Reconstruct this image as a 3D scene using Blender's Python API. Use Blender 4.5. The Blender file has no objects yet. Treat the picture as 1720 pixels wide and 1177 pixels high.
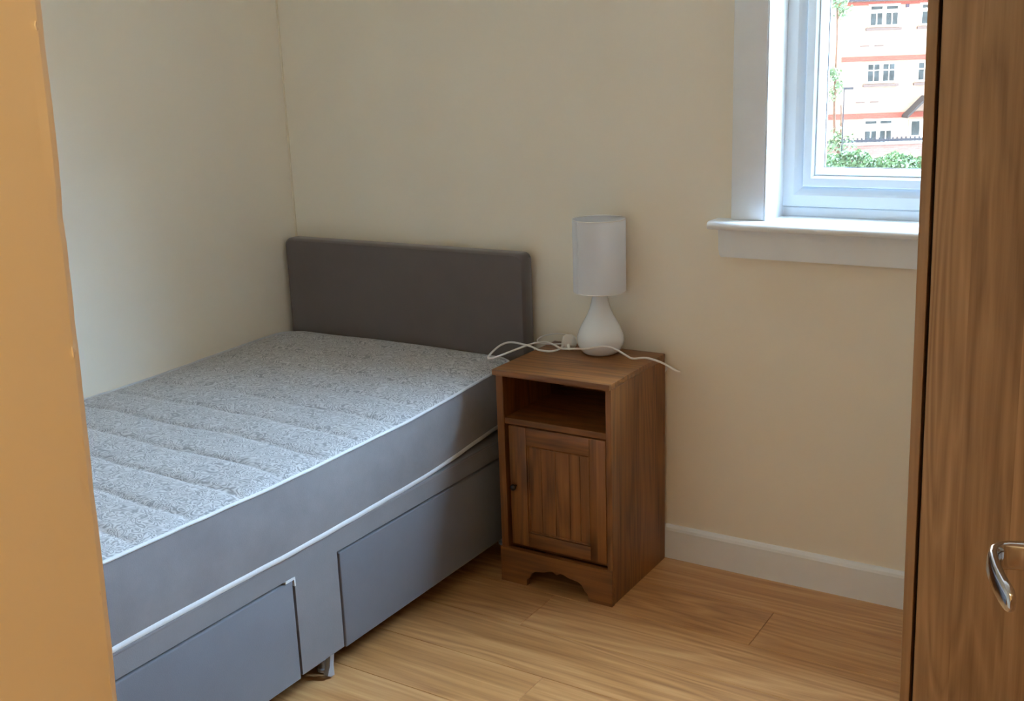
import bpy, bmesh, math, random
from mathutils import Vector, Matrix, noise

random.seed(7)
SC = bpy.context.scene
COL = SC.collection
R = math.radians

# ------------------------------------------------------------------ camera
cam_d = bpy.data.cameras.new('camera')
cam = bpy.data.objects.new('camera', cam_d)
COL.objects.link(cam)
SC.camera = cam
cam_d.sensor_fit = 'HORIZONTAL'
cam_d.sensor_width = 36.0
cam_d.lens = 1832.217 * 36.0 / 1720.0
cam_d.clip_start = 0.05
cam_d.clip_end = 400.0
RT = Vector((0.8481455358756476, 0.5286419905932839, -0.03444990211569458))
UP = Vector((-0.10549951721061132, 0.23227246433417198, 0.9669122784309129))
FW = Vector((-0.5191521952592887, 0.8164478844933712, -0.2527723285167115))
CAM = Vector((2.6038599737325074, -2.7469032981744377, 1.4214080342316886))
M = Matrix.Identity(4)
for i in range(3):
    M[i][0], M[i][1], M[i][2], M[i][3] = RT[i], UP[i], -FW[i], CAM[i]
cam.matrix_world = M
YAW = 0.5663755872254109

# ------------------------------------------------------------------ light and exposure
SC.view_settings.view_transform = 'Standard'
SC.view_settings.look = 'None'
SC.view_settings.gamma = 1.0
SC.view_settings.use_curve_mapping = False
SC.view_settings.exposure = 0.0
SC.cycles.use_denoising = True
SC.cycles.max_bounces = 12
SC.cycles.diffuse_bounces = 8
SC.cycles.transparent_max_bounces = 12
SC.cycles.sample_clamp_indirect = 8.0

world = bpy.data.worlds.new('overcast_sky')
SC.world = world
world.use_nodes = True
wn = world.node_tree.nodes
wn['Background'].inputs[0].default_value = (1.0, 0.90, 0.79, 1)
wn['Background'].inputs[1].default_value = 7.8

pd = bpy.data.lights.new('window_portal', 'AREA')
pd.shape = 'RECTANGLE'; pd.size = 1.2; pd.size_y = 1.3
pd.cycles.is_portal = True
portal = bpy.data.objects.new('window_portal', pd)
portal.location = (2.2, 0.33, 1.62); portal.rotation_euler = (R(90), 0, R(180))
portal.rotation_euler = (R(-90), 0, 0)
COL.objects.link(portal)

sd = bpy.data.lights.new('veiled_sun', 'SUN')
sd.energy = 82.0; sd.color = (0.42, 0.64, 0.94); sd.angle = R(70)
sun = bpy.data.objects.new('veiled_sun', sd)
sun.rotation_euler = Vector((0.50, 0.55, 0.75)).to_track_quat('Z', 'Y').to_euler()
COL.objects.link(sun)

hl = bpy.data.lights.new('hall_lamp', 'POINT')
hl.energy = 19.0; hl.color = (1.0, 0.74, 0.38); hl.shadow_soft_size = 0.12
hall_lamp = bpy.data.objects.new('hall_lamp', hl)
hall_lamp.location = (2.27, -2.98, 2.25)
COL.objects.link(hall_lamp)

# ------------------------------------------------------------------ materials
def lin(r, g, b):
    f = lambda c: ((c/255+0.055)/1.055)**2.4 if c/255 > 0.04045 else c/255/12.92
    return (f(r), f(g), f(b), 1.0)

def new_mat(name):
    m = bpy.data.materials.new(name); m.use_nodes = True
    nt = m.node_tree
    return m, nt, nt.nodes, nt.links, nt.nodes['Principled BSDF']

def ramp(nodes, stops):
    r = nodes.new('ShaderNodeValToRGB')
    el = r.color_ramp.elements
    el[0].position, el[0].color = stops[0]
    el[1].position, el[1].color = stops[-1]
    for p, c in stops[1:-1]:
        e = el.new(p); e.color = c
    return r

def mat_plain(name, col, rough=0.5, metal=0.0, noise_amt=0.0, nscale=40, bump=0.0, spec=0.5, coat=0.0):
    m, nt, N, L, B = new_mat(name)
    B.inputs['Base Color'].default_value = col
    B.inputs['Roughness'].default_value = rough
    B.inputs['Metallic'].default_value = metal
    B.inputs['Specular IOR Level'].default_value = spec
    B.inputs['Coat Weight'].default_value = coat
    if noise_amt or bump:
        tc = N.new('ShaderNodeTexCoord')
        nz = N.new('ShaderNodeTexNoise')
        nz.inputs['Scale'].default_value = nscale
        nz.inputs['Detail'].default_value = 5
        L.new(tc.outputs['Object'], nz.inputs['Vector'])
        if noise_amt:
            k = noise_amt
            d = tuple(min(1, c*(1-k)) for c in col[:3])+(1,)
            u = tuple(min(1, c*(1+k)) for c in col[:3])+(1,)
            rp = ramp(N, [(0.3, d), (0.7, u)])
            L.new(nz.outputs['Fac'], rp.inputs[0]); L.new(rp.outputs[0], B.inputs['Base Color'])
        if bump:
            bp = N.new('ShaderNodeBump'); bp.inputs['Strength'].default_value = bump
            bp.inputs['Distance'].default_value = 0.004
            L.new(nz.outputs['Fac'], bp.inputs['Height']); L.new(bp.outputs[0], B.inputs['Normal'])
    return m

def mat_wood(name, dark, mid, light, axis=2, scale=9.0, stretch=0.07, rough=0.45, strips=None, strip_axis=0,
             rand=False, ringy=0.6, knots=0.0, tone=0.25):
    """Wood grain running along `axis` of the object's own space."""
    m, nt, N, L, B = new_mat(name)
    tc = N.new('ShaderNodeTexCoord')
    src = tc.outputs['Object']
    if rand:
        oi = N.new('ShaderNodeObjectInfo')
        cx = N.new('ShaderNodeCombineXYZ')
        mu = N.new('ShaderNodeMath'); mu.operation = 'MULTIPLY'; mu.inputs[1].default_value = 37.0
        L.new(oi.outputs['Random'], mu.inputs[0])
        for i in range(3): L.new(mu.outputs[0], cx.inputs[i])
        ad = N.new('ShaderNodeVectorMath'); ad.operation = 'ADD'
        L.new(src, ad.inputs[0]); L.new(cx.outputs[0], ad.inputs[1])
        src = ad.outputs[0]
    cell = None
    if strips:
        sx = N.new('ShaderNodeSeparateXYZ'); L.new(src, sx.inputs[0])
        dv = N.new('ShaderNodeMath'); dv.operation = 'DIVIDE'; dv.inputs[1].default_value = strips
        L.new(sx.outputs[strip_axis], dv.inputs[0])
        fl = N.new('ShaderNodeMath'); fl.operation = 'FLOOR'; L.new(dv.outputs[0], fl.inputs[0])
        wnz = N.new('ShaderNodeTexWhiteNoise'); wnz.noise_dimensions = '1D'
        L.new(fl.outputs[0], wnz.inputs['W'])
        cell = wnz.outputs['Value']
        mu2 = N.new('ShaderNodeVectorMath'); mu2.operation = 'SCALE'; mu2.inputs['Scale'].default_value = 5.0
        L.new(wnz.outputs['Color'], mu2.inputs[0])
        ad2 = N.new('ShaderNodeVectorMath'); ad2.operation = 'ADD'
        L.new(src, ad2.inputs[0]); L.new(mu2.outputs[0], ad2.inputs[1])
        src = ad2.outputs[0]
    mp = N.new('ShaderNodeMapping')
    s = [scale]*3; s[axis] = scale*stretch
    mp.inputs['Scale'].default_value = s
    L.new(src, mp.inputs[0])
    n1 = N.new('ShaderNodeTexNoise'); n1.inputs['Scale'].default_value = 1.0
    n1.inputs['Detail'].default_value = 2.5; n1.inputs['Distortion'].default_value = 0.6
    L.new(mp.outputs[0], n1.inputs['Vector'])
    # contour rings of the stretched noise = cathedral grain
    m1 = N.new('ShaderNodeMath'); m1.operation = 'MULTIPLY'; m1.inputs[1].default_value = 9.0
    L.new(n1.outputs['Fac'], m1.inputs[0])
    m2 = N.new('ShaderNodeMath'); m2.operation = 'FRACT'; L.new(m1.outputs[0], m2.inputs[0])
    m2b = N.new('ShaderNodeMath'); m2b.operation = 'PINGPONG'; m2b.inputs[1].default_value = 0.5
    L.new(m1.outputs[0], m2b.inputs[0])
    # fine fibres
    mp2 = N.new('ShaderNodeMapping'); s2 = [scale*14]*3; s2[axis] = scale*0.5
    mp2.inputs['Scale'].default_value = s2
    L.new(src, mp2.inputs[0])
    n2 = N.new('ShaderNodeTexNoise'); n2.inputs['Scale'].default_value = 1.0; n2.inputs['Detail'].default_value = 3
    L.new(mp2.outputs[0], n2.inputs['Vector'])
    mixv = N.new('ShaderNodeMath'); mixv.operation = 'MULTIPLY_ADD'
    mixv.inputs[1].default_value = ringy
    L.new(m2b.outputs[0], mixv.inputs[0])
    h = N.new('ShaderNodeMath'); h.operation = 'MULTIPLY'; h.inputs[1].default_value = 0.6
    L.new(n2.outputs['Fac'], h.inputs[0]); L.new(h.outputs[0], mixv.inputs[2])
    last = mixv.outputs[0]
    if cell is not None:
        a3 = N.new('ShaderNodeMath'); a3.operation = 'MULTIPLY_ADD'; a3.inputs[1].default_value = tone
        L.new(cell, a3.inputs[0]); L.new(last, a3.inputs[2])
        b3 = N.new('ShaderNodeMath'); b3.operation = 'SUBTRACT'; b3.inputs[1].default_value = tone*0.5
        L.new(a3.outputs[0], b3.inputs[0]); last = b3.outputs[0]
    if rand:
        oi2 = N.new('ShaderNodeObjectInfo')
        a4 = N.new('ShaderNodeMath'); a4.operation = 'MULTIPLY_ADD'; a4.inputs[1].default_value = tone
        L.new(oi2.outputs['Random'], a4.inputs[0]); L.new(last, a4.inputs[2])
        b4 = N.new('ShaderNodeMath'); b4.operation = 'SUBTRACT'; b4.inputs[1].default_value = tone*0.5
        L.new(a4.outputs[0], b4.inputs[0]); last = b4.outputs[0]
    rp = ramp(N, [(0.12, dark), (0.42, mid), (0.75, light)])
    L.new(last, rp.inputs[0])
    out = rp.outputs[0]
    if knots > 0:
        mp3 = N.new('ShaderNodeMapping'); s3 = [7.0]*3; s3[axis] = 3.4
        mp3.inputs['Scale'].default_value = s3; L.new(src, mp3.inputs[0])
        vo = N.new('ShaderNodeTexVoronoi'); vo.inputs['Scale'].default_value = 1.0
        L.new(mp3.outputs[0], vo.inputs['Vector'])
        kr = ramp(N, [(0.05, (1, 1, 1, 1)), (0.24, (0, 0, 0, 1))])
        L.new(vo.outputs['Distance'], kr.inputs[0])
        kk = N.new('ShaderNodeMath'); kk.operation = 'MULTIPLY'; kk.inputs[1].default_value = knots
        L.new(kr.outputs[0], kk.inputs[0])
        mx = N.new('ShaderNodeMixRGB'); mx.inputs[2].default_value = tuple(c*0.35 for c in dark[:3])+(1,)
        L.new(kk.outputs[0], mx.inputs[0]); L.new(out, mx.inputs[1]); out = mx.outputs[0]
    L.new(out, B.inputs['Base Color'])
    B.inputs['Roughness'].default_value = rough
    bp = N.new('ShaderNodeBump'); bp.inputs['Strength'].default_value = 0.08; bp.inputs['Distance'].default_value = 0.002
    L.new(n2.outputs['Fac'], bp.inputs['Height']); L.new(bp.outputs[0], B.inputs['Normal'])
    return m

def mat_damask():
    m, nt, N, L, B = new_mat('damask_ticking')
    tc = N.new('ShaderNodeTexCoord')
    n0 = N.new('ShaderNodeTexNoise'); n0.inputs['Scale'].default_value = 26; n0.inputs['Detail'].default_value = 1.0
    n0.inputs['Distortion'].default_value = 1.6
    L.new(tc.outputs['Object'], n0.inputs['Vector'])
    mu = N.new('ShaderNodeMath'); mu.operation = 'MULTIPLY'; mu.inputs[1].default_value = 8.0
    L.new(n0.outputs['Fac'], mu.inputs[0])
    pp = N.new('ShaderNodeMath'); pp.operation = 'PINGPONG'; pp.inputs[1].default_value = 0.5
    L.new(mu.outputs[0], pp.inputs[0])
    rp = ramp(N, [(0.06, lin(134, 134, 137)), (0.38, lin(194, 194, 196))])
    L.new(pp.outputs[0], rp.inputs[0])
    L.new(rp.outputs[0], B.inputs['Base Color'])
    B.inputs['Roughness'].default_value = 0.75
    B.inputs['Sheen Weight'].default_value = 0.25
    bp = N.new('ShaderNodeBump'); bp.inputs['Strength'].default_value = 0.35; bp.inputs['Distance'].default_value = 0.002
    L.new(pp.outputs[0], bp.inputs['Height']); L.new(bp.outputs[0], B.inputs['Normal'])
    return m

def mat_suede(name, col, k=0.14):
    m, nt, N, L, B = new_mat(name)
    tc = N.new('ShaderNodeTexCoord')
    n = N.new('ShaderNodeTexNoise'); n.inputs['Scale'].default_value = 7; n.inputs['Detail'].default_value = 7
    n.inputs['Roughness'].default_value = 0.65
    L.new(tc.outputs['Object'], n.inputs['Vector'])
    rp = ramp(N, [(0.3, tuple(c*(1-k) for c in col[:3])+(1,)), (0.7, tuple(c*(1+k) for c in col[:3])+(1,))])
    L.new(n.outputs['Fac'], rp.inputs[0]); L.new(rp.outputs[0], B.inputs['Base Color'])
    n2 = N.new('ShaderNodeTexNoise'); n2.inputs['Scale'].default_value = 420; n2.inputs['Detail'].default_value = 2
    L.new(tc.outputs['Object'], n2.inputs['Vector'])
    bp = N.new('ShaderNodeBump'); bp.inputs['Strength'].default_value = 0.25; bp.inputs['Distance'].default_value = 0.001
    L.new(n2.outputs['Fac'], bp.inputs['Height']); L.new(bp.outputs[0], B.inputs['Normal'])
    B.inputs['Roughness'].default_value = 0.85
    B.inputs['Sheen Weight'].default_value = 0.35
    B.inputs['Sheen Roughness'].default_value = 0.5
    return m

def mat_glass():
    m = bpy.data.materials.new('window_glass'); m.use_nodes = True
    N, L = m.node_tree.nodes, m.node_tree.links
    N.remove(N['Principled BSDF'])
    t = N.new('ShaderNodeBsdfTransparent'); t.inputs[0].default_value = (0.93, 0.96, 0.95, 1)
    g = N.new('ShaderNodeBsdfGlossy'); g.inputs['Roughness'].default_value = 0.02
    mx = N.new('ShaderNodeMixShader')
    mx.inputs[0].default_value = 0.05
    L.new(t.outputs[0], mx.inputs[1]); L.new(g.outputs[0], mx.inputs[2])
    L.new(mx.outputs[0], N['Material Output'].inputs[0])
    return m

def mat_shade():
    m = bpy.data.materials.new('white_shade_fabric'); m.use_nodes = True
    N, L = m.node_tree.nodes, m.node_tree.links
    B = N['Principled BSDF']; B.inputs['Base Color'].default_value = (0.90, 0.93, 0.98, 1); B.inputs['Roughness'].default_value = 0.8
    t = N.new('ShaderNodeBsdfTranslucent'); t.inputs[0].default_value = (0.90, 0.93, 0.98, 1)
    mx = N.new('ShaderNodeMixShader'); mx.inputs[0].default_value = 0.3
    L.new(B.outputs[0], mx.inputs[1]); L.new(t.outputs[0], mx.inputs[2])
    tc = N.new('ShaderNodeTexCoord')
    n = N.new('ShaderNodeTexWave'); n.inputs['Scale'].default_value = 180; n.bands_direction = 'Z'
    L.new(tc.outputs['Object'], n.inputs['Vector'])
    bp = N.new('ShaderNodeBump'); bp.inputs['Strength'].default_value = 0.05
    L.new(n.outputs['Fac'], bp.inputs['Height']); L.new(bp.outputs[0], B.inputs['Normal'])
    L.new(mx.outputs[0], N['Material Output'].inputs[0])
    return m

def mat_brick(name, c1, c2, mortar):
    m, nt, N, L, B = new_mat(name)
    tc = N.new('ShaderNodeTexCoord')
    mp = N.new('ShaderNodeMapping'); mp.inputs['Rotation'].default_value = (R(90), 0, 0)
    L.new(tc.outputs['Object'], mp.inputs[0])
    b = N.new('ShaderNodeTexBrick')
    b.inputs['Color1'].default_value = c1; b.inputs['Color2'].default_value = c2; b.inputs['Mortar'].default_value = mortar
    b.inputs['Scale'].default_value = 1.0; b.inputs['Brick Width'].default_value = 0.23; b.inputs['Row Height'].default_value = 0.075
    b.inputs['Mortar Size'].default_value = 0.008; b.inputs['Bias'].default_value = -0.2
    L.new(mp.outputs[0], b.inputs['Vector']); L.new(b.outputs['Color'], B.inputs['Base Color'])
    B.inputs['Roughness'].default_value = 0.9
    return m

MT = {}
MT['wall'] = mat_plain('cream_wall_paint', lin(243, 236, 221), 0.7, noise_amt=0.02, nscale=3.0, bump=0.10, spec=0.3)
MT['wall_fine'] = MT['wall']
MT['ceiling'] = mat_plain('white_ceiling_paint', lin(246, 245, 241), 0.8)
MT['gloss_white'] = mat_plain('white_gloss_paint', lin(238, 244, 250), 0.32, noise_amt=0.02, nscale=12)
MT['upvc'] = mat_plain('white_upvc', lin(228, 239, 248), 0.28)
MT['gasket'] = mat_plain('dark_gasket', lin(60, 60, 62), 0.6)
MT['glass'] = mat_glass()
MT['floor_under'] = mat_plain('floor_underlay', lin(70, 50, 34), 0.9)
MT['plank'] = mat_wood('oak_laminate', lin(152, 102, 58), lin(190, 137, 85), lin(216, 168, 116), axis=0, scale=7.0, stretch=0.11,
                       rough=0.33, rand=True, ringy=0.5, tone=0.14)
nw = (lin(96, 57, 25), lin(136, 85, 40), lin(160, 104, 52))
MT['pine_z'] = mat_wood('stained_pine_upright', *nw, axis=2, scale=8, stretch=0.10, ringy=0.45, strips=0.082, strip_axis=1, knots=0.75, tone=0.22)
MT['pine_door'] = mat_wood('stained_pine_door', *nw, axis=2, scale=8, stretch=0.10, ringy=0.45, strips=0.066, strip_axis=0, knots=0.75, tone=0.18)
MT['pine_x'] = mat_wood('stained_pine_lengthwise', *nw, axis=0, scale=8, stretch=0.10, ringy=0.45, strips=0.09, strip_axis=1, knots=0.3, tone=0.18)
ww = (lin(132, 98, 66), lin(162, 125, 87), lin(186, 147, 107))
MT['ward_door'] = mat_wood('oak_veneer_door', *ww, axis=2, scale=9, stretch=0.10, strips=0.085, strip_axis=0, rough=0.42, tone=0.2, ringy=0.6)
MT['ward_side'] = mat_wood('oak_veneer_edge', *ww, axis=2, scale=8, stretch=0.05, rough=0.42, ringy=0.3)
MT['dark_gap'] = mat_plain('gap_shade_dark_parts', lin(34, 24, 18), 0.9)  # near-black brown paints shade into gaps; struts and backs share it
MT['suede'] = mat_suede('grey_suede', lin(114, 110, 112))
MT['suede_base'] = mat_suede('grey_suede_base', lin(110, 107, 109), 0.08)
MT['suede_drawer'] = mat_suede('grey_suede_drawer_front', lin(97, 97, 103), 0.06)
MT['suede_head'] = mat_suede('grey_suede_in_shade', lin(98, 88, 84), 0.05)  # same grey suede, darkened to carry the shade at the head end
MT['damask'] = mat_damask()
MT['tape'] = mat_plain('pale_tape', lin(206, 208, 210), 0.6, noise_amt=0.04, nscale=200)
MT['ceramic'] = mat_plain('white_ceramic', lin(238, 245, 252), 0.12, coat=0.4)
MT['shade'] = mat_shade()
MT['white_plastic'] = mat_plain('white_plastic', lin(232, 230, 226), 0.4)
MT['chrome'] = mat_plain('polished_chrome', lin(205, 205, 208), 0.12, 1.0)
MT['brass'] = mat_plain('brass', lin(190, 150, 70), 0.3, 1.0)
MT['bronze'] = mat_plain('dark_bronze', lin(48, 40, 34), 0.35, 0.7)
MT['clear_plastic'] = mat_plain('cloudy_plastic', lin(160, 162, 166), 0.3)
MT['caulk'] = mat_plain('pale_caulk', lin(236, 226, 204), 0.6)
MT['plaster'] = mat_plain('bare_plaster', lin(238, 226, 206), 0.9)

# ------------------------------------------------------------------ mesh helpers
def link(name, bm, mat, parent=None, smooth=False, loc=None):
    me = bpy.data.meshes.new(name)
    bmesh.ops.recalc_face_normals(bm, faces=bm.faces)
    if smooth:
        for f in bm.faces: f.smooth = True
        for e in bm.edges:
            if len(e.link_faces) == 2 and e.calc_face_angle(0) > R(38): e.smooth = False
    bm.to_mesh(me); bm.free()
    me.materials.append(mat)
    o = bpy.data.objects.new(name, me)
    COL.objects.link(o)
    if parent: o.parent = parent
    if loc: o.location = loc
    return o

def empty(name, loc, rz=0.0):
    o = bpy.data.objects.new(name, None)
    o.location = loc; o.rotation_euler.z = rz
    o.empty_display_size = 0.1
    COL.objects.link(o)
    return o

def tag(o, label, cat, group=None, kind=None):
    o['label'] = label; o['category'] = cat
    if group: o['group'] = group
    if kind: o['kind'] = kind
    return o

def struct(o, label=None):
    o['kind'] = 'structure'
    if label: o['label'] = label
    return o

def add_box(bm, x0, x1, y0, y1, z0, z1, bev=0.0, seg=2, mat=None):
    r = bmesh.ops.create_cube(bm, size=1.0)
    vs = r['verts']
    for v in vs:
        v.co = Vector((x0+(v.co.x+.5)*(x1-x0), y0+(v.co.y+.5)*(y1-y0), z0+(v.co.z+.5)*(z1-z0)))
    if bev > 0:
        es = list({e for v in vs for e in v.link_edges})
        bmesh.ops.bevel(bm, geom=es, offset=bev, segments=seg, profile=0.5, affect='EDGES', clamp_overlap=True)

def box(name, x0, x1, y0, y1, z0, z1, mat, parent=None, bev=0.0, seg=2):
    bm = bmesh.new(); add_box(bm, x0, x1, y0, y1, z0, z1, bev, seg)
    return link(name, bm, mat, parent, smooth=bev > 0)

def add_tube(bm, pts, rad, n=8, caps=True):
    pts = [Vector(p) for p in pts]
    rings = []
    prev = None
    for i, p in enumerate(pts):
        t = (pts[min(i+1, len(pts)-1)]-pts[max(i-1, 0)]).normalized()
        if prev is None:
            a = Vector((0, 0, 1)) if abs(t.z) < 0.9 else Vector((1, 0, 0))
            u = t.cross(a).normalized()
        else:
            u = (prev - t*prev.dot(t)).normalized()
        prev = u
        w = t.cross(u)
        rr = rad[i] if isinstance(rad, (list, tuple)) else rad
        rings.append([bm.verts.new(p+rr*(math.cos(2*math.pi*k/n)*u+math.sin(2*math.pi*k/n)*w)) for k in range(n)])
    for a, b in zip(rings, rings[1:]):
        for k in range(n):
            bm.faces.new((a[k], a[(k+1) % n], b[(k+1) % n], b[k]))
    if caps:
        bm.faces.new(rings[0][::-1]); bm.faces.new(rings[-1])

def add_lathe(bm, prof, cx, cy, n=48, capb=True, capt=True):
    rings = []
    for r, z in prof:
        rings.append([bm.verts.new((cx+r*math.cos(2*math.pi*k/n), cy+r*math.sin(2*math.pi*k/n), z)) for k in range(n)])
    for a, b in zip(rings, rings[1:]):
        for k in range(n):
            bm.faces.new((a[k], a[(k+1) % n], b[(k+1) % n], b[k]))
    if capb: bm.faces.new(rings[0][::-1])
    if capt: bm.faces.new(rings[-1])

def add_prism(bm, outline, axis, a0, a1):
    """outline of 2-D points extruded along an axis (0 x, 1 y, 2 z)."""
    def P(u, v, w):
        return {0: (w, u, v), 1: (u, w, v), 2: (u, v, w)}[axis]
    lo = [bm.verts.new(P(u, v, a0)) for u, v in outline]
    hi = [bm.verts.new(P(u, v, a1)) for u, v in outline]
    n = len(outline)
    for k in range(n):
        bm.faces.new((lo[k], lo[(k+1) % n], hi[(k+1) % n], hi[k]))
    bm.faces.new(lo[::-1]); bm.faces.new(hi)

def add_ring(bm, x0, x1, z0, z1, prof):
    """rectangular frame lofted from a closed profile of (inset, y): mitred corners."""
    loops = []
    for ins, y in prof:
        loops.append([bm.verts.new(c) for c in ((x0+ins, y, z0+ins), (x1-ins, y, z0+ins), (x1-ins, y, z1-ins), (x0+ins, y, z1-ins))])
    m = len(loops)
    for i in range(m):
        a, b = loops[i], loops[(i+1) % m]
        for k in range(4):
            bm.faces.new((a[k], a[(k+1) % 4], b[(k+1) % 4], b[k]))

def smooth_path(pts, sub=6):
    pts = [Vector(p) for p in pts]
    out = []
    for i in range(len(pts)-1):
        p0 = pts[max(i-1, 0)]; p1 = pts[i]; p2 = pts[i+1]; p3 = pts[min(i+2, len(pts)-1)]
        for s in range(sub):
            t = s/sub
            out.append(0.5*((2*p1)+(-p0+p2)*t+(2*p0-5*p1+4*p2-p3)*t*t+(-p0+3*p1-3*p2+p3)*t**3))
    out.append(pts[-1])
    return out

# ------------------------------------------------------------------ room shell
XR, YF, CZ = 3.0, -2.34, 2.40           # right wall, front wall, ceiling
WX0, WX1, WZ0, WZ1 = 1.656, 2.76, 1.011, 2.25   # window opening
HY, HX0, HX1 = -4.2, 0.9, 3.7           # hall

bm = bmesh.new()
add_box(bm, -0.15, WX0, 0, 0.30, -0.05, CZ)
add_box(bm, WX1, XR+0.15, 0, 0.30, -0.05, CZ)
add_box(bm, WX0, WX1, 0, 0.30, -0.05, WZ0-0.004)
add_box(bm, WX0, WX1, 0, 0.30, WZ1, CZ)
wall_back = struct(link('wall_back', bm, MT['wall']))

struct(box('wall_left', -0.15, 0.0, YF-0.12, 0.0, -0.05, CZ, MT['wall']))
struct(box('wall_right', XR, XR+0.15, YF, 0.0, -0.05, CZ, MT['wall']))
struct(box('ceiling', -0.15, HX1+0.15, HY-0.1, 0.3, CZ, CZ+0.1, MT['ceiling']))

# front wall with the door opening; the left reveal is out of plumb with an uneven, chipped plaster arris
def jamb_x(z):
    return 2.0325 + 0.044*(z-1.245)
bm = bmesh.new()
nz = 150
rows = []
for i in range(nz+1):
    z = CZ*i/nz
    x = jamb_x(z)
    w = 0.0012*noise.noise(Vector((z*9, 3.1, 0))) + 0.0008*noise.noise(Vector((z*38, 1.7, 0)))
    ch = max(0.0, noise.noise(Vector((z*13, 7.7, 2)))-0.32)*0.012          # chips
    row = [(-0.0, YF, z), (x-0.006+w-ch, YF, z), (x-0.0015+w-ch, YF-0.0015-ch*0.4, z), (x+w*0.5-ch*0.5, YF-0.006-ch, z),
           (x, YF-0.012-ch, z), (x, YF-0.04, z), (x, YF-0.114, z), (x-0.006, YF-0.12, z), (-0.0, YF-0.12, z)]
    rows.append([bm.verts.new(c) for c in row])
for a, b in zip(rows, rows[1:]):
    for k in range(len(a)):
        bm.faces.new((a[k], a[(k+1) % len(a)], b[(k+1) % len(a)], b[k]))
bm.faces.new(rows[0][::-1]); bm.faces.new(rows[-1])
add_box(bm, 2.72, XR, YF-0.12, YF, 0, CZ)
add_box(bm, 2.09, 2.72, YF-0.12, YF, 2.02, CZ)
wf = struct(link('wall_front', bm, MT['wall']))
# chips of bare plaster along the arris and a scratch
for (z, h, w) in ((1.452, .010, .004), (1.385, .018, .003), (1.262, .016, .0035), (1.205, .03, .003), (1.10, .012, .003), (1.035, .020, .003)):
    bm = bmesh.new()
    x = jamb_x(z)
    pts = [(x-0.0035+random.uniform(-.0006, .0006), z-h/2+h*i/6) for i in range(7)]
    lo = []
    for i, (px, pz) in enumerate(pts):
        ww_ = 1.7*w*math.sin(math.pi*(i+.35)/6.7)
        lo.append((bm.verts.new((px, YF-0.0010, pz)), bm.verts.new((px+ww_*0.8, YF-0.0042-ww_*0.6, pz)), bm.verts.new((px-0.002, YF-0.006, pz))))
    for a, b in zip(lo, lo[1:]):
        for k in range(3): bm.faces.new((a[k], a[(k+1) % 3], b[(k+1) % 3], b[k]))
    bm.faces.new(lo[0]); bm.faces.new(lo[-1])
    link('plaster_chip', bm, MT['plaster'], wf)

# hall behind the camera
struct(box('wall_hall_left', HX0-0.1, HX0, HY, YF-0.12, -0.05, CZ, MT['wall']))
struct(box('wall_hall_right', HX1, HX1+0.1, HY, YF-0.12, -0.05, CZ, MT['wall']))
struct(box('wall_hall_back', HX0-0.1, HX1+0.1, HY-0.1, HY, -0.05, CZ, MT['wall']))
struct(box('wall_hall_front', XR, HX1+0.1, YF-0.12, YF, -0.05, CZ, MT['wall']))

# pale caulk bead down the corner of the two walls
bm = bmesh.new()
add_tube(bm, [(0.002+0.0012*noise.noise(Vector((z*.7, 0, 0))), -0.002, z) for z in [0.1+0.1*i for i in range(24)]], 0.0035, 6)
struct(link('trim_1', bm, MT['caulk'], smooth=True), 'pale filler bead running down the corner of the two cream walls')

# floor: underlay with individual laminate planks
floor = struct(box('floor', -0.15, HX1+0.1, HY-0.1, 0.0, -0.06, -0.008, MT['floor_under']))
PW, PL, G = 0.188, 1.30, 0.0008
bm = bmesh.new()
add_box(bm, 0, PL-G, 0, PW-G, -0.008, 0.0)
es = [e for e in bm.edges if all(abs(v.co.z) < 1e-6 for v in e.verts)]
bmesh.ops.bevel(bm, geom=es, offset=0.0010, segments=1, affect='EDGES')
plank0 = link('plank', bm, MT['plank'], floor)
plank_me = plank0.data
def clip_plank(x0, x1, y0, y1):
    b = bmesh.new(); add_box(b, 0, x1-x0-G, 0, y1-y0-G, -0.008, 0.0)
    es_ = [e for e in b.edges if all(abs(v.co.z) < 1e-6 for v in e.verts)]
    bmesh.ops.bevel(b, geom=es_, offset=0.0010, segments=1, affect='EDGES')
    me = bpy.data.meshes.new('plank'); b.to_mesh(me); b.free(); me.materials.append(MT['plank'])
    return me
first = True
y = -0.001
row = 0
rr = random.Random(5)
while y > HY:
    ylo = max(y-PW, HY)
    off = (row*0.43+0.21) % 1.0*PL
    xs = 0.0 - off
    hall = y < YF-0.12
    xmin, xmax = (HX0, HX1) if ylo < YF-0.12 else (0.0, XR)
    if ylo < YF-0.12 <= y: xmin, xmax = 0.0, XR
    while xs < xmax:
        a, b = max(xs, xmin), min(xs+PL, xmax)
        if b-a > 0.05:
            full = (b-a) > PL-1e-4 and (y-ylo) > PW-1e-4
            if first and full: o = plank0; first = False
            else:
                o = bpy.data.objects.new('plank', plank_me if full else clip_plank(a, b, ylo, y)); COL.objects.link(o); o.parent = floor
            o.location = (a, ylo, 0)
        xs += PL
    y -= PW; row += 1

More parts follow.
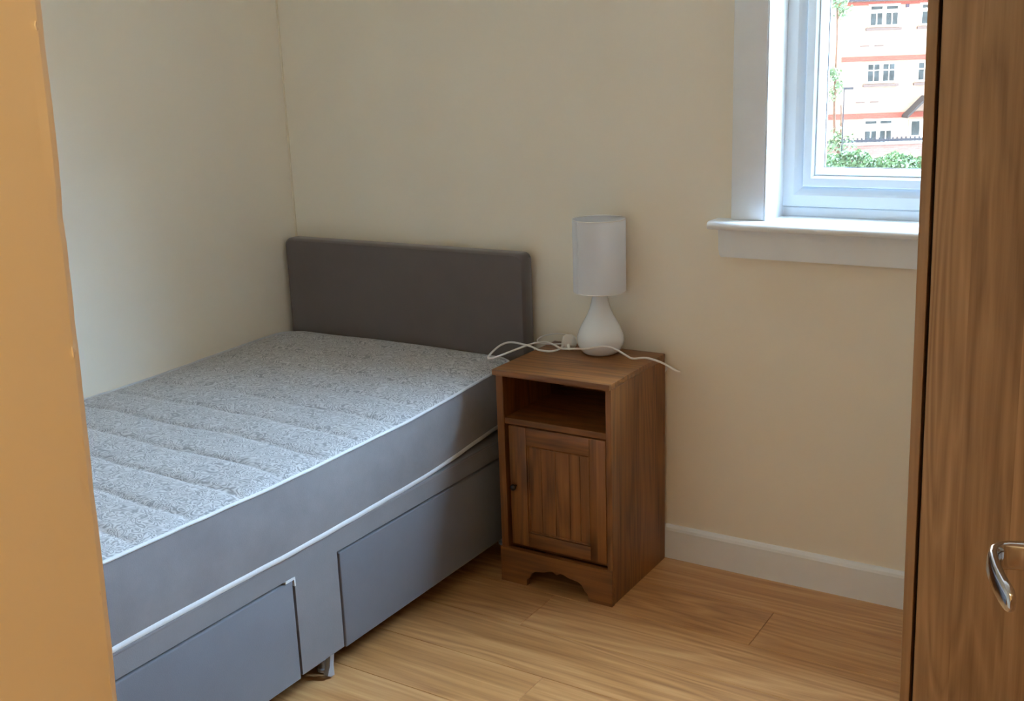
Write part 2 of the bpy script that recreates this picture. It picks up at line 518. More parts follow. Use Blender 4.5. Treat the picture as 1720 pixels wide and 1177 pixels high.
# skirting boards
def skirting(name, p0, p1, nrm):
    """profile swept from p0 to p1; nrm = direction into the room"""
    p0 = Vector(p0+(0,)); p1 = Vector(p1+(0,)); n = Vector(nrm+(0,))
    prof = [(0, 0), (0.016, 0), (0.016, 0.088), (0.013, 0.0955), (0.007, 0.1015), (0, 0.102)]
    bm = bmesh.new()
    a = [bm.verts.new(p0+n*d+Vector((0, 0, z))) for d, z in prof]
    b = [bm.verts.new(p1+n*d+Vector((0, 0, z))) for d, z in prof]
    k = len(prof)
    for i in range(k): bm.faces.new((a[i], a[(i+1) % k], b[(i+1) % k], b[i]))
    bm.faces.new(a[::-1]); bm.faces.new(b)
    return struct(link(name, bm, MT['gloss_white']))
skirting('baseboard_back', (1.02, 0), (XR, 0), (0, -1))
skirting('baseboard_right', (XR, -0.02), (XR, YF), (-1, 0))

# ------------------------------------------------------------------ window
win = struct(empty('window_1', (0, 0, 0)), 'white window with a painted timber surround and sill above the bedside cabinet')
FY = 0.085
# architrave boards
bm = bmesh.new(); add_box(bm, 1.566, 1.655, -0.022, 0.0, 1.0095, 2.34, 0.004, 2)
link('architrave', bm, MT['gloss_white'], win, True)
bm = bmesh.new(); add_box(bm, 2.761, 2.85, -0.022, 0.0, 1.0095, 2.34, 0.004, 2)
link('architrave', bm, MT['gloss_white'], win, True)
bm = bmesh.new(); add_box(bm, 1.655, 2.761, -0.022, 0.0, 2.25, 2.34, 0.004, 2)
link('architrave', bm, MT['gloss_white'], win, True)
# reveal lining boards
bm = bmesh.new()
add_prism(bm, [(1.6555, -0.020), (1.655, 0.10), (1.671, 0.10), (1.659, -0.020)], 2, 1.0095, 2.25)
add_prism(bm, [(2.7605, -0.020), (2.757, -0.020), (2.745, 0.10), (2.761, 0.10)], 2, 1.0095, 2.25)
add_box(bm, 1.657, 2.76, -0.020, 0.10, 2.242, 2.25)
link('reveal_lining', bm, MT['gloss_white'], win)
# sill board with a rounded nose, apron under it
prof = [(0.10, 0.988), (0.10, 1.0095), (-0.068, 1.0095), (-0.076, 1.0065), (-0.080, 1.0), (-0.080, 0.996), (-0.076, 0.990), (-0.068, 0.988)]
bm = bmesh.new()
add_prism(bm, [(yy, zz) for yy, zz in prof if yy <= 0] + [(0.0, 0.988), (0.0, 1.0095)][::1], 0, 1.520, 2.90) if False else None
add_prism(bm, [(-0.0, 0.988), (-0.0, 1.0095), (-0.066, 1.0095), (-0.074, 1.0065), (-0.078, 1.0), (-0.078, 0.996), (-0.074, 0.990), (-0.066, 0.988)], 0, 1.522, 2.90)
add_box(bm, 1.658, 2.758, -0.0005, 0.10, 0.988, 1.0095)
link('sill', bm, MT['gloss_white'], win, True)
bm = bmesh.new()
add_prism(bm, [(1.532, 0.988), (1.534, 0.93), (1.536, 0.914), (1.541, 0.909), (2.88, 0.909), (2.88, 0.988)], 1, -0.026, -0.0)
bmesh.ops.bevel(bm, geom=[e for e in bm.edges if all(v.co.y < -0.02 for v in e.verts)], offset=0.003, segments=2, affect='EDGES')
link('apron', bm, MT['gloss_white'], win, True)
# frame: bottom add-on, two fixed outer frames, sashes, beads, panes
bm = bmesh.new(); add_box(bm, 1.668, 2.748, FY+0.004, FY+0.07, 1.0095, 1.0345, 0.002, 1)
link('frame_foot', bm, MT['upvc'], win, True)
for (a, b) in ((1.668, 2.748),):
    z0, z1 = 1.036, 2.242
    bm = bmesh.new()
    add_ring(bm, a, b, z0, z1, [(0, FY+0.07), (0, FY+0.002), (0.003, FY), (0.030, FY), (0.036, FY+0.004), (0.046, FY+0.012), (0.0495, FY+0.016), (0.0495, FY+0.07)])
    fr = link('frame', bm, MT['upvc'], win)
    i = 0.052
    bm = bmesh.new()
    add_ring(bm, a+i, b-i, z0+i, z1-i, [(0, FY+0.072), (0, FY+0.004), (0.003, FY+0.001), (0.022, FY+0.001), (0.028, FY+0.006), (0.029, FY+0.010), (0.029, FY+0.072)])
    sash = link('sash', bm, MT['upvc'], win)
    j = i+0.0295
    bm = bmesh.new()
    add_ring(bm, a+j, b-j, z0+j, z1-j, [(0, FY+0.045), (0, FY+0.009), (0.003, FY+0.008), (0.016, FY+0.020), (0.0185, FY+0.026), (0.0185, FY+0.045)])
    link('glazing_bead', bm, MT['upvc'], sash)
    bm = bmesh.new()
    add_ring(bm, a+j+0.0186, b-j-0.0186, z0+j+0.0186, z1-j-0.0186, [(-0.002, FY+0.030), (0.0014, FY+0.028), (0.0014, FY+0.034), (-0.002, FY+0.034)])
    link('gasket', bm, MT['gasket'], sash)
    box('pane', a+j+0.010, b-j-0.010, FY+0.030, FY+0.034, z0+j+0.010, z1-j-0.010, MT['glass'], sash)

# ------------------------------------------------------------------ divan bed (base, headboard, drawers)
BX = 0.960                       # side facing the room
BY0, BY1 = -1.985, -0.082
ZB, ZT = 0.060, 0.372
bed = tag(empty('divan_bed', (0.48, -1.03, 0.0)), 'grey suede single divan bed base with headboard and two drawers under the mattress', 'bed')
def bedpart(name, bm, mat, parent=None, smooth=True):
    o = link(name, bm, mat, None, smooth)
    p = parent or bed
    o.data.transform(Matrix.Translation(-Vector(bed.location)))
    o.parent = p
    return o
D1 = (-1.860, -1.113)            # drawer openings along y
D2 = (-0.967, -0.150)
DZ = 0.321
bm = bmesh.new()
th = 0.020
# side seen from the room, with two openings
add_box(bm, BX-th, BX, BY0, BY1, DZ, ZT)
add_box(bm, BX-th, BX, BY0, D1[0], ZB, DZ)
add_box(bm, BX-th, BX, D1[1], D2[0], ZB+0.012, DZ)
add_box(bm, BX-th, BX, D2[1], BY1, ZB, DZ)
add_box(bm, 0.012, BX-th, BY0, BY0+th, ZB, ZT)
add_box(bm, 0.012, BX-th, BY1-th, BY1, ZB, ZT)
add_box(bm, 0.012, 0.032, BY0+th, BY1-th, ZB, ZT)
add_box(bm, 0.032, BX-th, BY0+th, BY1-th, ZT-0.02, ZT)
bedpart('base', bm, MT['suede_base'], smooth=False)
# base trim strip that hides the top edge
bm = bmesh.new(); add_box(bm, 0.014, BX+0.001, BY0+0.002, BY1-0.002, ZT-0.004, ZT+0.004, 0.003, 2)
bedpart('base_top', bm, MT['suede_base'])
# drawer fronts; a dark sheet behind each paints shade into its gaps
for d in (D1, D2):
    bm = bmesh.new()
    g = 0.0065
    add_box(bm, BX-0.022, BX+0.001, d[0]+g, d[1]-g, ZB+0.006, DZ-g, 0.004, 3)
    dr = bedpart('drawer', bm, MT['suede_drawer'])
    bm = bmesh.new(); add_box(bm, 0.30, BX-0.0225, d[0]+0.03, d[1]-0.03, ZB+0.012, DZ-0.04)
    bedpart('drawer_box', bm, MT['dark_gap'], dr, False)
    bm = bmesh.new(); add_box(bm, BX-0.052, BX-0.040, d[0]-0.012, d[1]+0.012, ZB+0.010, DZ+0.010)
    if d is D1:
        # pale metal corner clip showing in the gap
        b2 = bmesh.new()
        add_box(b2, BX-0.006, BX+0.0022, d[1]-0.030, d[1]+0.001, DZ-0.0058, DZ-0.0005)
        add_box(b2, BX-0.006, BX+0.0022, d[1]-0.003, d[1]+0.001, DZ-0.022, DZ-0.0045)
        bedpart('corner_clip', b2, MT['tape'], dr, False)['label'] = 'pale clip at the corner of the drawer gap'
    bedpart('drawer_gap_shade', bm, MT['dark_gap'], dr, False)
# glides
for gx, gy in ((0.905, -0.985), (0.905, -1.90), (0.905, -0.16), (0.09, -1.90), (0.09, -0.16), (0.09, -0.985)):
    bm = bmesh.new()
    add_lathe(bm, [(0.011, 0.062), (0.010, 0.018), (0.014, 0.012)][::-1], gx, gy, 16)
    add_lathe(bm, [(0.012, 0.0), (0.017, 0.003), (0.017, 0.010), (0.013, 0.013)], gx, gy, 16)
    gl = bedpart('glide', bm, MT['clear_plastic'])
    if gy == -0.985 and gx > 0.5:
        b2 = bmesh.new()
        add_prism(b2, [(-0.992, 0.004), (-1.004, 0.004), (-1.016, 0.012), (-1.006, 0.034), (-1.000, 0.073), (-0.985, 0.073), (-0.993, 0.030)], 0, 0.930, 0.944)
        bedpart('glide_bracket', b2, MT['clear_plastic'], gl, False)
# headboard: padded slab with rounded top corners
def rounded_slab(x0, x1, z0, z1, r, y0, y1, pad):
    out = []
    for cx, cz, a0 in ((x1-r, z1-r, 0), (x0+r, z1-r, 90)):
        for k in range(9):
            a = R(a0+90*k/8); out.append((cx+r*math.cos(a), cz+r*math.sin(a)))
    out += [(x0, z1-r-(z1-r-z0)*t) for t in (.33, .66)] + [(x0, z0), (x1, z0)] + [(x1, z0+(z1-r-z0)*t) for t in (.33, .66)]
    cx, cz = (x0+x1)/2, (z0+z1)/2
    bm = bmesh.new()
    rings = []
    for ins, yy in ((0.004, y1), (0.0, y1-0.006), (0.0, y0+pad), (0.002, y0+pad*0.55), (0.007, y0+pad*0.22), (0.016, y0+0.004), (0.035, y0+0.001), (0.09, y0)):
        ring = []
        for (x, z) in out:
            dx, dz = cx-x, cz-z
            sx = min(1, ins/(abs(dx)+1e-6)); sz = min(1, ins/(abs(dz)+1e-6))
            ring.append(bm.verts.new((x+dx*sx, yy, z+dz*sz)))
        rings.append(ring)
    n = len(out)
    for a, b in zip(rings, rings[1:]):
        for k in range(n): bm.faces.new((a[k], a[(k+1) % n], b[(k+1) % n], b[k]))
    bm.faces.new(rings[0][::-1]); bm.faces.new(rings[-1])
    return bm
bm = rounded_slab(0.014, 0.953, 0.30, 0.888, 0.022, -0.079, -0.022, 0.016)
hb = bedpart('headboard', bm, MT['suede_head'])
hb['label'] = 'grey padded suede headboard with shade in its colour against the cream wall'
for sx in (0.22, 0.74):
    bm = bmesh.new(); add_box(bm, sx-0.025, sx+0.025, -0.0225, -0.004, 0.08, 0.70)
    bedpart('headboard_strut', bm, MT['dark_gap'], hb, False)

# ------------------------------------------------------------------ mattress
mat_o = tag(empty('mattress', (0.48, -1.03, ZT+0.004)), 'light grey quilted single mattress with suede border and pale piping lying on the divan', 'mattress')
MX0, MX1, MY0, MY1 = 0.010, 0.957, -1.98, -0.084
def sst(t): t = max(0, min(1, t)); return t*t*(3-2*t)
def mplan(x, y):
    """round the plan corners and draw the head end in a little on the room side"""
    r = 0.085
    X, Y = x, y
    cx = MX1-r if x > MX1-r else (MX0+r if x < MX0+r else None)
    cy = MY1-r if y > MY1-r else (MY0+r if y < MY0+r else None)
    if cx is not None and cy is not None:
        a, b = (x-cx)/r, (y-cy)/r
        X = cx + r*a*math.sqrt(1-b*b/2); Y = cy + r*b*math.sqrt(1-a*a/2)
    w = (X-MX0)/(MX1-MX0)
    X -= 0.022*w*sst((Y+0.62)/0.5)
    X += 0.007*w*math.exp(-((Y+1.08)/0.22)**2)
    return X, Y
def zlift(y): return 0.022*sst((y+0.75)/0.65)
def ztop(x, y): return 0.556 + 0.016*sst((y+0.80)/0.65)*1.0 + 0.006*sst((-1.2-y)/0.5)
seam_ys = [-1.905+0.1325*k for k in range(14)]
def seam_pos(k, x): return seam_ys[k] + 0.0045*math.sin(x*13+k*1.7) + 0.002*math.sin(x*31+k)
NX, NY = 84, 330
bm = bmesh.new()
vs = []
for j in range(NY+1):
    rowv = []
    for i in range(NX+1):
        u, v = i/NX, j/NY
        x = MX0+(MX1-MX0)*u; y = MY0+(MY1-MY0)*v
        d = min(abs(y-seam_pos(k, x)) for k in range(len(seam_ys)))
        puff = 0.0065*(1-math.exp(-(d/0.011)**1.2))
        edge = min(x-MX0, MX1-x, y-MY0, MY1-y)
        fall = math.exp(-(max(edge, 0)/0.018))
        q = 0.006*noise.noise(Vector((x*6, y*5, 0.3)))
        X, Y = mplan(x, y)
        dome = 0.012*(1-(2*u-1)**4)
        z = ztop(X, Y) + (puff+q*0.6+dome)*(1-fall) - 0.004*fall
        rowv.append(bm.verts.new((X, Y, z)))
    vs.append(rowv)
for j in range(NY):
    for i in range(NX):
        bm.faces.new((vs[j][i], vs[j][i+1], vs[j+1][i+1], vs[j+1][i]))
loop = [(MX0+(MX1-MX0)*i/NX, MY0) for i in range(NX)] + [(MX1, MY0+(MY1-MY0)*j/NY) for j in range(NY)] + \
       [(MX1-(MX1-MX0)*i/NX, MY1) for i in range(NX)] + [(MX0, MY1-(MY1-MY0)*j/NY) for j in range(NY)]
def mpart(name, bm, mat, smooth=True):
    o = link(name, bm, mat, None, smooth)
    o.data.transform(Matrix.Translation(-Vector(mat_o.location)))
    o.parent = mat_o
    return o
mpart('quilted_top', bm, MT['damask'])
loop = loop[::3]
def outn(k):
    x0, y0 = mplan(*loop[k-1]); x1, y1 = mplan(*loop[(k+1) % len(loop)])
    t = Vector((x1-x0, y1-y0, 0)).normalized()
    return Vector((t.y, -t.x, 0))
def zbot(y): return ZT+0.0045+zlift(y)
bm = bmesh.new()
rings = []
for s in range(11):
    t = s/10
    ring = []
    for k, q in enumerate(loop):
        X, Y = mplan(*q)
        zt, zb = ztop(X, Y)-0.004, zbot(Y)
        bul = 0.008*math.sin(math.pi*t)**0.7 + 0.002*noise.noise(Vector((X*5, Y*5, t*3)))*math.sin(math.pi*t)
        ring.append(bm.verts.new(Vector((X, Y, zb+(zt-zb)*t)) + outn(k)*(bul if X > 0.05 and Y < -0.12 else min(bul, .003))))
    rings.append(ring)
n = len(loop)
for a, b in zip(rings, rings[1:]):
    for k in range(n): bm.faces.new((a[k], a[(k+1) % n], b[(k+1) % n], b[k]))
bm.faces.new(rings[0][::-1])
mpart('side_border', bm, MT['suede'])
for which in (1, 0):
    bm = bmesh.new()
    rr_, hh = (0.0036, 0.0042) if which else (0.0022, 0.0075)
    ring_list = []
    for k, q in enumerate(loop):
        X, Y = mplan(*q)
        z = ztop(X, Y)-0.002 if which else zbot(Y)+hh*0.9
        wob = 0.0014*noise.noise(Vector((Y*14, X*14, which)))
        o_ = outn(k); c = Vector((X, Y, z+wob)) + o_*(0.0015 if Y < -0.1 else -0.001)
        ring_list.append([bm.verts.new(c + o_*rr_*math.cos(2*math.pi*m/8) + Vector((0, 0, hh*math.sin(2*math.pi*m/8)))) for m in range(8)])
    for k in range(n):
        a, b = ring_list[k], ring_list[(k+1) % n]
        for m in range(8): bm.faces.new((a[m], a[(m+1) % 8], b[(m+1) % 8], b[m]))
    mpart('piping', bm, MT['tape'])

# ------------------------------------------------------------------ bedside cabinet
NX0, NX1, NY0, NY1, NZT = 1.026, 1.379, -0.357, -0.021, 0.6248
cab = tag(empty('bedside_cabinet', (1.2025, -0.19, 0)), 'brown stained pine bedside cabinet with open shelf above a panelled door', 'cabinet')
def cpart(name, bm, mat, parent=None, smooth=True):
    o = link(name, bm, mat, None, smooth)
    o.data.transform(Matrix.Translation(-Vector(cab.location)))
    o.parent = parent or cab
    return o
bm = bmesh.new(); add_box(bm, NX0-0.004, NX1+0.0015, NY0-0.010, NY1, 0.6075, NZT, 0.003, 2)
cpart('top', bm, MT['pine_x'])
bm = bmesh.new(); add_box(bm, NX0+0.002, NX0+0.024, NY0, NY1, 0, 0.6076, 0.0006, 1); cpart('side_panel', bm, MT['pine_z'])
bm = bmesh.new(); add_box(bm, NX1-0.016, NX1, NY0, NY1, 0, 0.6076, 0.0006, 1); cpart('side_panel', bm, MT['pine_z'])
bm = bmesh.new(); add_box(bm, NX0+0.0242, NX1-0.0162, NY0+0.003, NY1-0.006, 0.470, 0.488, 0.0015, 1); cpart('shelf', bm, MT['pine_x'])
bm = bmesh.new(); add_box(bm, NX0+0.0242, NX1-0.0162, NY0+0.024, NY1-0.006, 0.100, 0.116); cpart('bottom_board', bm, MT['pine_x'], smooth=False)
bm = bmesh.new(); add_box(bm, NX0+0.0242, NX1-0.0162, NY1-0.005, NY1, 0.02, 0.607); cpart('back_panel', bm, MT['pine_door'], smooth=False)
# door: frame pieces round a recessed tongue-and-groove panel
DX0, DX1, DZ0, DZ1 = 1.0535, 1.3615, 0.1185, 0.4675
dy0, dy1 = NY0-0.001, NY0+0.017
dx0 = 1.064
bm = bmesh.new()
add_box(bm, dx0, 1.118, dy0, dy1, DZ0, DZ1, 0.0016, 2)
door_c = cpart('door', bm, MT['pine_door'])
for nm, (a, b, c, d), mm in (('door_stile', (1.3135, DX1, DZ0, DZ1), 'pine_door'), ('door_rail', (1.1183, 1.3132, DZ1-0.050, DZ1), 'pine_x'), ('door_rail', (1.1183, 1.3132, DZ0, DZ0+0.040), 'pine_x')):
    bm = bmesh.new(); add_box(bm, a, b, dy0, dy1, c, d, 0.0016, 2); cpart(nm, bm, MT[mm], door_c)
pz0, pz1 = DZ0+0.0405, DZ1-0.0505
xs = [1.1185, 1.162, 1.206, 1.250, 1.2815, 1.313]
for a, b in zip(xs, xs[1:]):
    bm = bmesh.new(); add_box(bm, a+0.0003, b-0.0003, dy0+0.006, dy1-0.003, pz0, pz1, 0.0011, 1)
    cpart('panel_board', bm, MT['pine_door'], door_c)
bm = bmesh.new()
w = 0.006
for (a, b, c, d) in ((1.1183, 1.1183+w, pz0, pz1), (1.3132-w, 1.3132, pz0, pz1), (1.1183+w, 1.3132-w, pz1-w, pz1), (1.1183+w, 1.3132-w, pz0, pz0+w)):
    add_box(bm, a, b, dy0+0.003, dy0+0.010, c, d, 0.0025, 1)
cpart('door_moulding', bm, MT['pine_door'], door_c)
bm = bmesh.new()
add_lathe(bm, [(0.0035, 0.0), (0.0035, 0.006), (0.0075, 0.010), (0.0092, 0.014), (0.0085, 0.018), (0.005, 0.0205), (0.0015, 0.021)], 0, 0, 20)
bmesh.ops.rotate(bm, verts=bm.verts, cent=(0, 0, 0), matrix=Matrix.Rotation(R(90), 3, 'X'))
bmesh.ops.translate(bm, verts=bm.verts, vec=(1.0815, dy0, 0.294))
cpart('knob', bm, MT['bronze'], door_c)['label'] = 'small dark round knob'
# plinth with a shaped cut-out
xl, xr = NX0+0.0015, NX1+0.001
xm = (xl+xr)/2+0.005
half = []
def arch(sgn):
    pts = [(0.098, 0.0), (0.0972, 0.018), (0.093, 0.024), (0.088, 0.026), (0.084, 0.034), (0.079, 0.043), (0.070, 0.049), (0.058, 0.0515), (0.045, 0.053), (0.034, 0.056), (0.024, 0.0605), (0.012, 0.0615), (0.006, 0.058)]
    return [(xm+sgn*a, b) for a, b in pts]
curve = [(xl, 0.0), *arch(-1), (xm, 0.0535), *arch(1)[::-1], (xr, 0.0)]
bm = bmesh.new()
ya, yb, zt_ = NY0-0.008, NY0+0.008, 0.1035
cols = []
for (px, pz) in curve:
    cols.append([bm.verts.new((px, ya, pz)), bm.verts.new((px, ya, zt_)), bm.verts.new((px, yb, zt_)), bm.verts.new((px, yb, pz))])
for a, b in zip(cols, cols[1:]):
    for k in range(4): bm.faces.new((a[k], a[(k+1) % 4], b[(k+1) % 4], b[k]))
bm.faces.new(cols[0][::-1]); bm.faces.new(cols[-1])
cpart('plinth', bm, MT['pine_x'], smooth=False)

# ------------------------------------------------------------------ lamp on the cabinet
LX, LY = 1.211, -0.088
lamp = tag(empty('table_lamp', (LX, LY, NZT)), 'white table lamp with gourd ceramic base and cylinder shade on the bedside cabinet', 'lamp')
bm = bmesh.new()
add_lathe(bm, [(0.040, 0.0), (0.046, 0.001), (0.053, 0.006), (0.061, 0.016), (0.0655, 0.028), (0.0668, 0.040), (0.0655, 0.052), (0.061, 0.066), (0.0535, 0.082),
               (0.0445, 0.098), (0.036, 0.114), (0.0295, 0.130), (0.0252, 0.146), (0.0225, 0.160), (0.0212, 0.172), (0.0205, 0.178), (0.016, 0.180)], 0, 0, 64)
link('lamp_base', bm, MT['ceramic'], lamp, True)
bm = bmesh.new()
add_lathe(bm, [(0.0125, 0.179), (0.0125, 0.235), (0.010, 0.240)], 0, 0, 20)
link('lamp_holder', bm, MT['white_plastic'], lamp, True)
bm = bmesh.new()
add_lathe(bm, [(0.0738, 0.1785), (0.0738, 0.3815)], 0, 0, 72, False, False)
add_lathe(bm, [(0.0730, 0.1785), (0.0730, 0.3815)], 0, 0, 72, False, False)
shade = link('lamp_shade', bm, MT['shade'], lamp, True)
for zz in (0.1790, 0.3800):
    bm = bmesh.new()
    add_tube(bm, [(0.0732*math.cos(2*math.pi*k/48), 0.0732*math.sin(2*math.pi*k/48), zz) for k in range(49)], 0.0016, 6)
    link('shade_rim', bm, MT['white_plastic'], shade, True)
bm = bmesh.new()
for k in range(3):
    a = 2*math.pi*k/3+0.4
    add_tube(bm, [(0.012*math.cos(a), 0.012*math.sin(a), 0.238), (0.0725*math.cos(a), 0.0725*math.sin(a), 0.238)], 0.0015, 6)
link('shade_spider', bm, MT['white_plastic'], shade, True)
bm = bmesh.new(); add_box(bm, -0.0745, -0.0732, -0.005, 0.005, 0.180, 0.3795)
bmesh.ops.rotate(bm, verts=bm.verts, cent=(0, 0, 0), matrix=Matrix.Rotation(R(62), 3, 'Z'))
link('shade_seam', bm, MT['shade'], shade)
# flex
cz = NZT+0.0035
flex = [(1.340, -0.0125, 0.44), (1.362, -0.0125, 0.54), (1.384, -0.016, 0.583), (1.412, -0.045, 0.592), (1.444, -0.085, 0.596), (1.456, -0.097, 0.600), (1.446, -0.108, 0.606),
        (1.417, -0.115, 0.623), (1.388, -0.125, 0.634), (1.366, -0.130, 0.637), (1.337, -0.140, 0.634), (1.319, -0.145, 0.642),
        (1.300, -0.155, 0.656), (1.278, -0.160, 0.664), (1.251, -0.165, 0.664), (1.210, -0.165, 0.654), (1.176, -0.160, 0.649),
        (1.118, -0.145, 0.640), (1.076, -0.118, 0.640), (1.040, -0.105, 0.641), (1.012, -0.118, 0.638), (0.999, -0.150, 0.636), (0.990, -0.210, 0.634),
        (0.982, -0.262, 0.632), (0.968, -0.286, 0.629), (0.950, -0.272, 0.628), (0.928, -0.205, 0.630), (0.923, -0.155, 0.634), (0.940, -0.133, 0.637),
        (0.984, -0.140, 0.637), (1.020, -0.150, 0.636), (1.050, -0.160, 0.632), (1.084, -0.155, 0.630), (1.098, -0.128, 0.632), (1.099, -0.100, 0.640)]
bm = bmesh.new()
add_tube(bm, smooth_path(flex, 6), 0.0030, 8)
for v in bm.verts: v.co -= Vector(lamp.location)
link('flex', bm, MT['white_plastic'], lamp, True)
loop2 = [(1.120, -0.045, 0.634), (1.095, -0.030, 0.645), (1.060, -0.027, 0.649), (1.030, -0.027, 0.648), (1.000, -0.028, 0.641), (0.982, -0.034, 0.634), (0.985, -0.060, 0.630), (1.010, -0.080, 0.6285), (1.045, -0.075, 0.6285), (1.075, -0.070, 0.632)]
bm = bmesh.new(); add_tube(bm, smooth_path(loop2, 6), 0.0022, 8)
for v in bm.verts: v.co -= Vector(lamp.location)
link('flex_loop', bm, MT['white_plastic'], lamp, True)
# three-pin plug lying by the lamp base
bm = bmesh.new()
def ring_pts(hx, hy, z, n=28, e=3.2):
    out = []
    for k in range(n):
        a = 2*math.pi*k/n; c, s = math.cos(a), math.sin(a)
        out.append((hx*math.copysign(abs(c)**(2/e), c), hy*math.copysign(abs(s)**(2/e), s), z))
    return out
rings = [[bm.verts.new(q) for q in ring_pts(*a)] for a in ((0.014, 0.015, 0.0), (0.0205, 0.0215, 0.0012), (0.0225, 0.0235, 0.006), (0.0215, 0.0225, 0.012), (0.0185, 0.019, 0.020), (0.0165, 0.017, 0.027), (0.012, 0.0125, 0.031), (0.005, 0.005, 0.032))]
for a, b in zip(rings, rings[1:]):
    for k in range(28): bm.faces.new((a[k], a[(k+1) % 28], b[(k+1) % 28], b[k]))
bm.faces.new(rings[0][::-1]); bm.faces.new(rings[-1])
PM = Matrix.Translation(Vector((1.103, -0.078, NZT+0.0018))-Vector(lamp.location)) @ Matrix.Rotation(R(25), 4, 'Z') @ Matrix.Rotation(R(9), 4, 'X')
bm.transform(PM @ Matrix.Translation((0, 0, 0.0042)))
plug = link('plug', bm, MT['white_plastic'], lamp, True)
bm = bmesh.new()
add_tube(bm, [(0.0, -0.018, 0.010), (0.002, -0.030, 0.0085), (0.004, -0.040, 0.007)], [0.0065, 0.0052, 0.0040], 10)
bm.transform(PM @ Matrix.Translation((0, 0, 0.0042)))
link('cord_grip', bm, MT['white_plastic'], plug, True)

# ------------------------------------------------------------------ wardrobe at the right
WFY = -0.85
WZTOP = 1.98
ward = tag(empty('wardrobe', (2.2325, -0.59, 0.0)), 'tall oak veneer wardrobe standing in front of the window at the right edge', 'wardrobe')
ward.rotation_euler.y = R(-1.05)
wx = lambda x: x-2.2325
wy = lambda y: y+0.59
W1 = 2.985
def wbox(name, x0, x1, y0, y1, z0, z1, mat, parent=None, bev=0.001):
    bm = bmesh.new(); add_box(bm, wx(x0), wx(x1), wy(y0), wy(y1), z0, z1, bev, 1)
    return link(name, bm, mat, parent or ward, True)
wbox('side_panel', 2.2325, 2.2497, WFY, -0.33, 0, WZTOP, MT['ward_side'])
wbox('side_panel', W1-0.0175, W1, WFY, -0.33, 0, WZTOP, MT['ward_side'])
wbox('top_panel', 2.2499, W1-0.0177, WFY+0.022, -0.33, WZTOP-0.018, WZTOP, MT['ward_side'])
wbox('bottom_panel', 2.2499, W1-0.0177, WFY+0.022, -0.33, 0.07, 0.088, MT['ward_side'])
wbox('plinth', 2.2499, W1-0.0177, WFY+0.03, WFY+0.046, 0.002, 0.0695, MT['ward_side'])
wbox('back_panel', 2.2499, W1-0.0177, -0.336, -0.331, 0.09, WZTOP-0.02, MT['dark_gap'], bev=0)
wbox('door_gap_shade', 2.2499, 2.272, WFY+0.0215, WFY+0.05, 0.09, WZTOP-0.02, MT['dark_gap'], bev=0)  # dark strip paints shade into the gap beside the door
xmid = (2.2555+W1-0.0235)/2
wbox('door', 2.2558, xmid-0.0015, WFY-0.001, WFY+0.018, 0.074, WZTOP-0.003, MT['ward_door'], bev=0.0012)
wbox('door', xmid+0.0015, W1-0.0235, WFY-0.001, WFY+0.018, 0.074, WZTOP-0.003, MT['ward_door'], bev=0.0012)

# ------------------------------------------------------------------ room door, swung open beside the camera: only its lever handle reaches into the picture
ddir = Vector((-0.30, 0.954, 0)).normalized()
dn = Vector((-ddir.y, ddir.x, 0))          # faces into the room
HB = Vector((2.486, -1.800, 1.0))          # where the lever turns
FS = HB - dn*0.056                         # spindle on the face
hinge = FS - ddir*0.60
door_e = empty('door_1', (hinge.x, hinge.y, 0.006))
door_e['kind'] = 'structure'
door_e['label'] = 'open room door at the right with a chrome lever handle'
DM = Matrix(((ddir.x, dn.x, 0, 0), (ddir.y, dn.y, 0, 0), (0, 0, 1, 0), (0, 0, 0, 1)))
door_e.matrix_world = Matrix.Translation((hinge.x, hinge.y, 0.006)) @ DM
bm = bmesh.new(); add_box(bm, 0.0, 0.657, -0.040, 0.0, 0.0, 1.98, 0.002, 1)
link('door_leaf', bm, MT['ward_door'], door_e, True)
zc = 1.0-0.006
def yrot(bm, x, z):
    bmesh.ops.rotate(bm, verts=bm.verts, cent=(0, 0, 0), matrix=Matrix.Rotation(R(-90), 3, 'X'))
    bmesh.ops.translate(bm, verts=bm.verts, vec=(x, 0, z))
bm = bmesh.new(); add_lathe(bm, [(0.026, 0.0005), (0.026, 0.006), (0.023, 0.009), (0.013, 0.010)], 0, 0, 32); yrot(bm, 0.60, zc)
lever = link('lever_handle', bm, MT['chrome'], door_e, True)
# lever: one swept blade, neck straight out, bend, then along the door towards the hinge
path = [(0.600, 0.009), (0.600, 0.022), (0.600, 0.035), (0.599, 0.045), (0.596, 0.052), (0.590, 0.0570), (0.581, 0.0595), (0.570, 0.0600), (0.557, 0.0600), (0.544, 0.0590), (0.532, 0.0575), (0.523, 0.0560), (0.5175, 0.0550), (0.5150, 0.0545)]
hts = [0.0125, 0.0125, 0.0125, 0.0125, 0.0125, 0.0123, 0.0121, 0.0119, 0.0117, 0.0115, 0.0112, 0.0105, 0.0085, 0.0045]
ths = [0.0095, 0.0090, 0.0080, 0.0066, 0.0056, 0.0052, 0.0050, 0.0048, 0.0047, 0.0047, 0.0047, 0.0046, 0.0038, 0.0018]
drop = [0, 0, 0, 0, 0, -0.0002, -0.0005, -0.001, -0.0015, -0.002, -0.003, -0.0035, -0.004, -0.004]
bm = bmesh.new(); rings = []
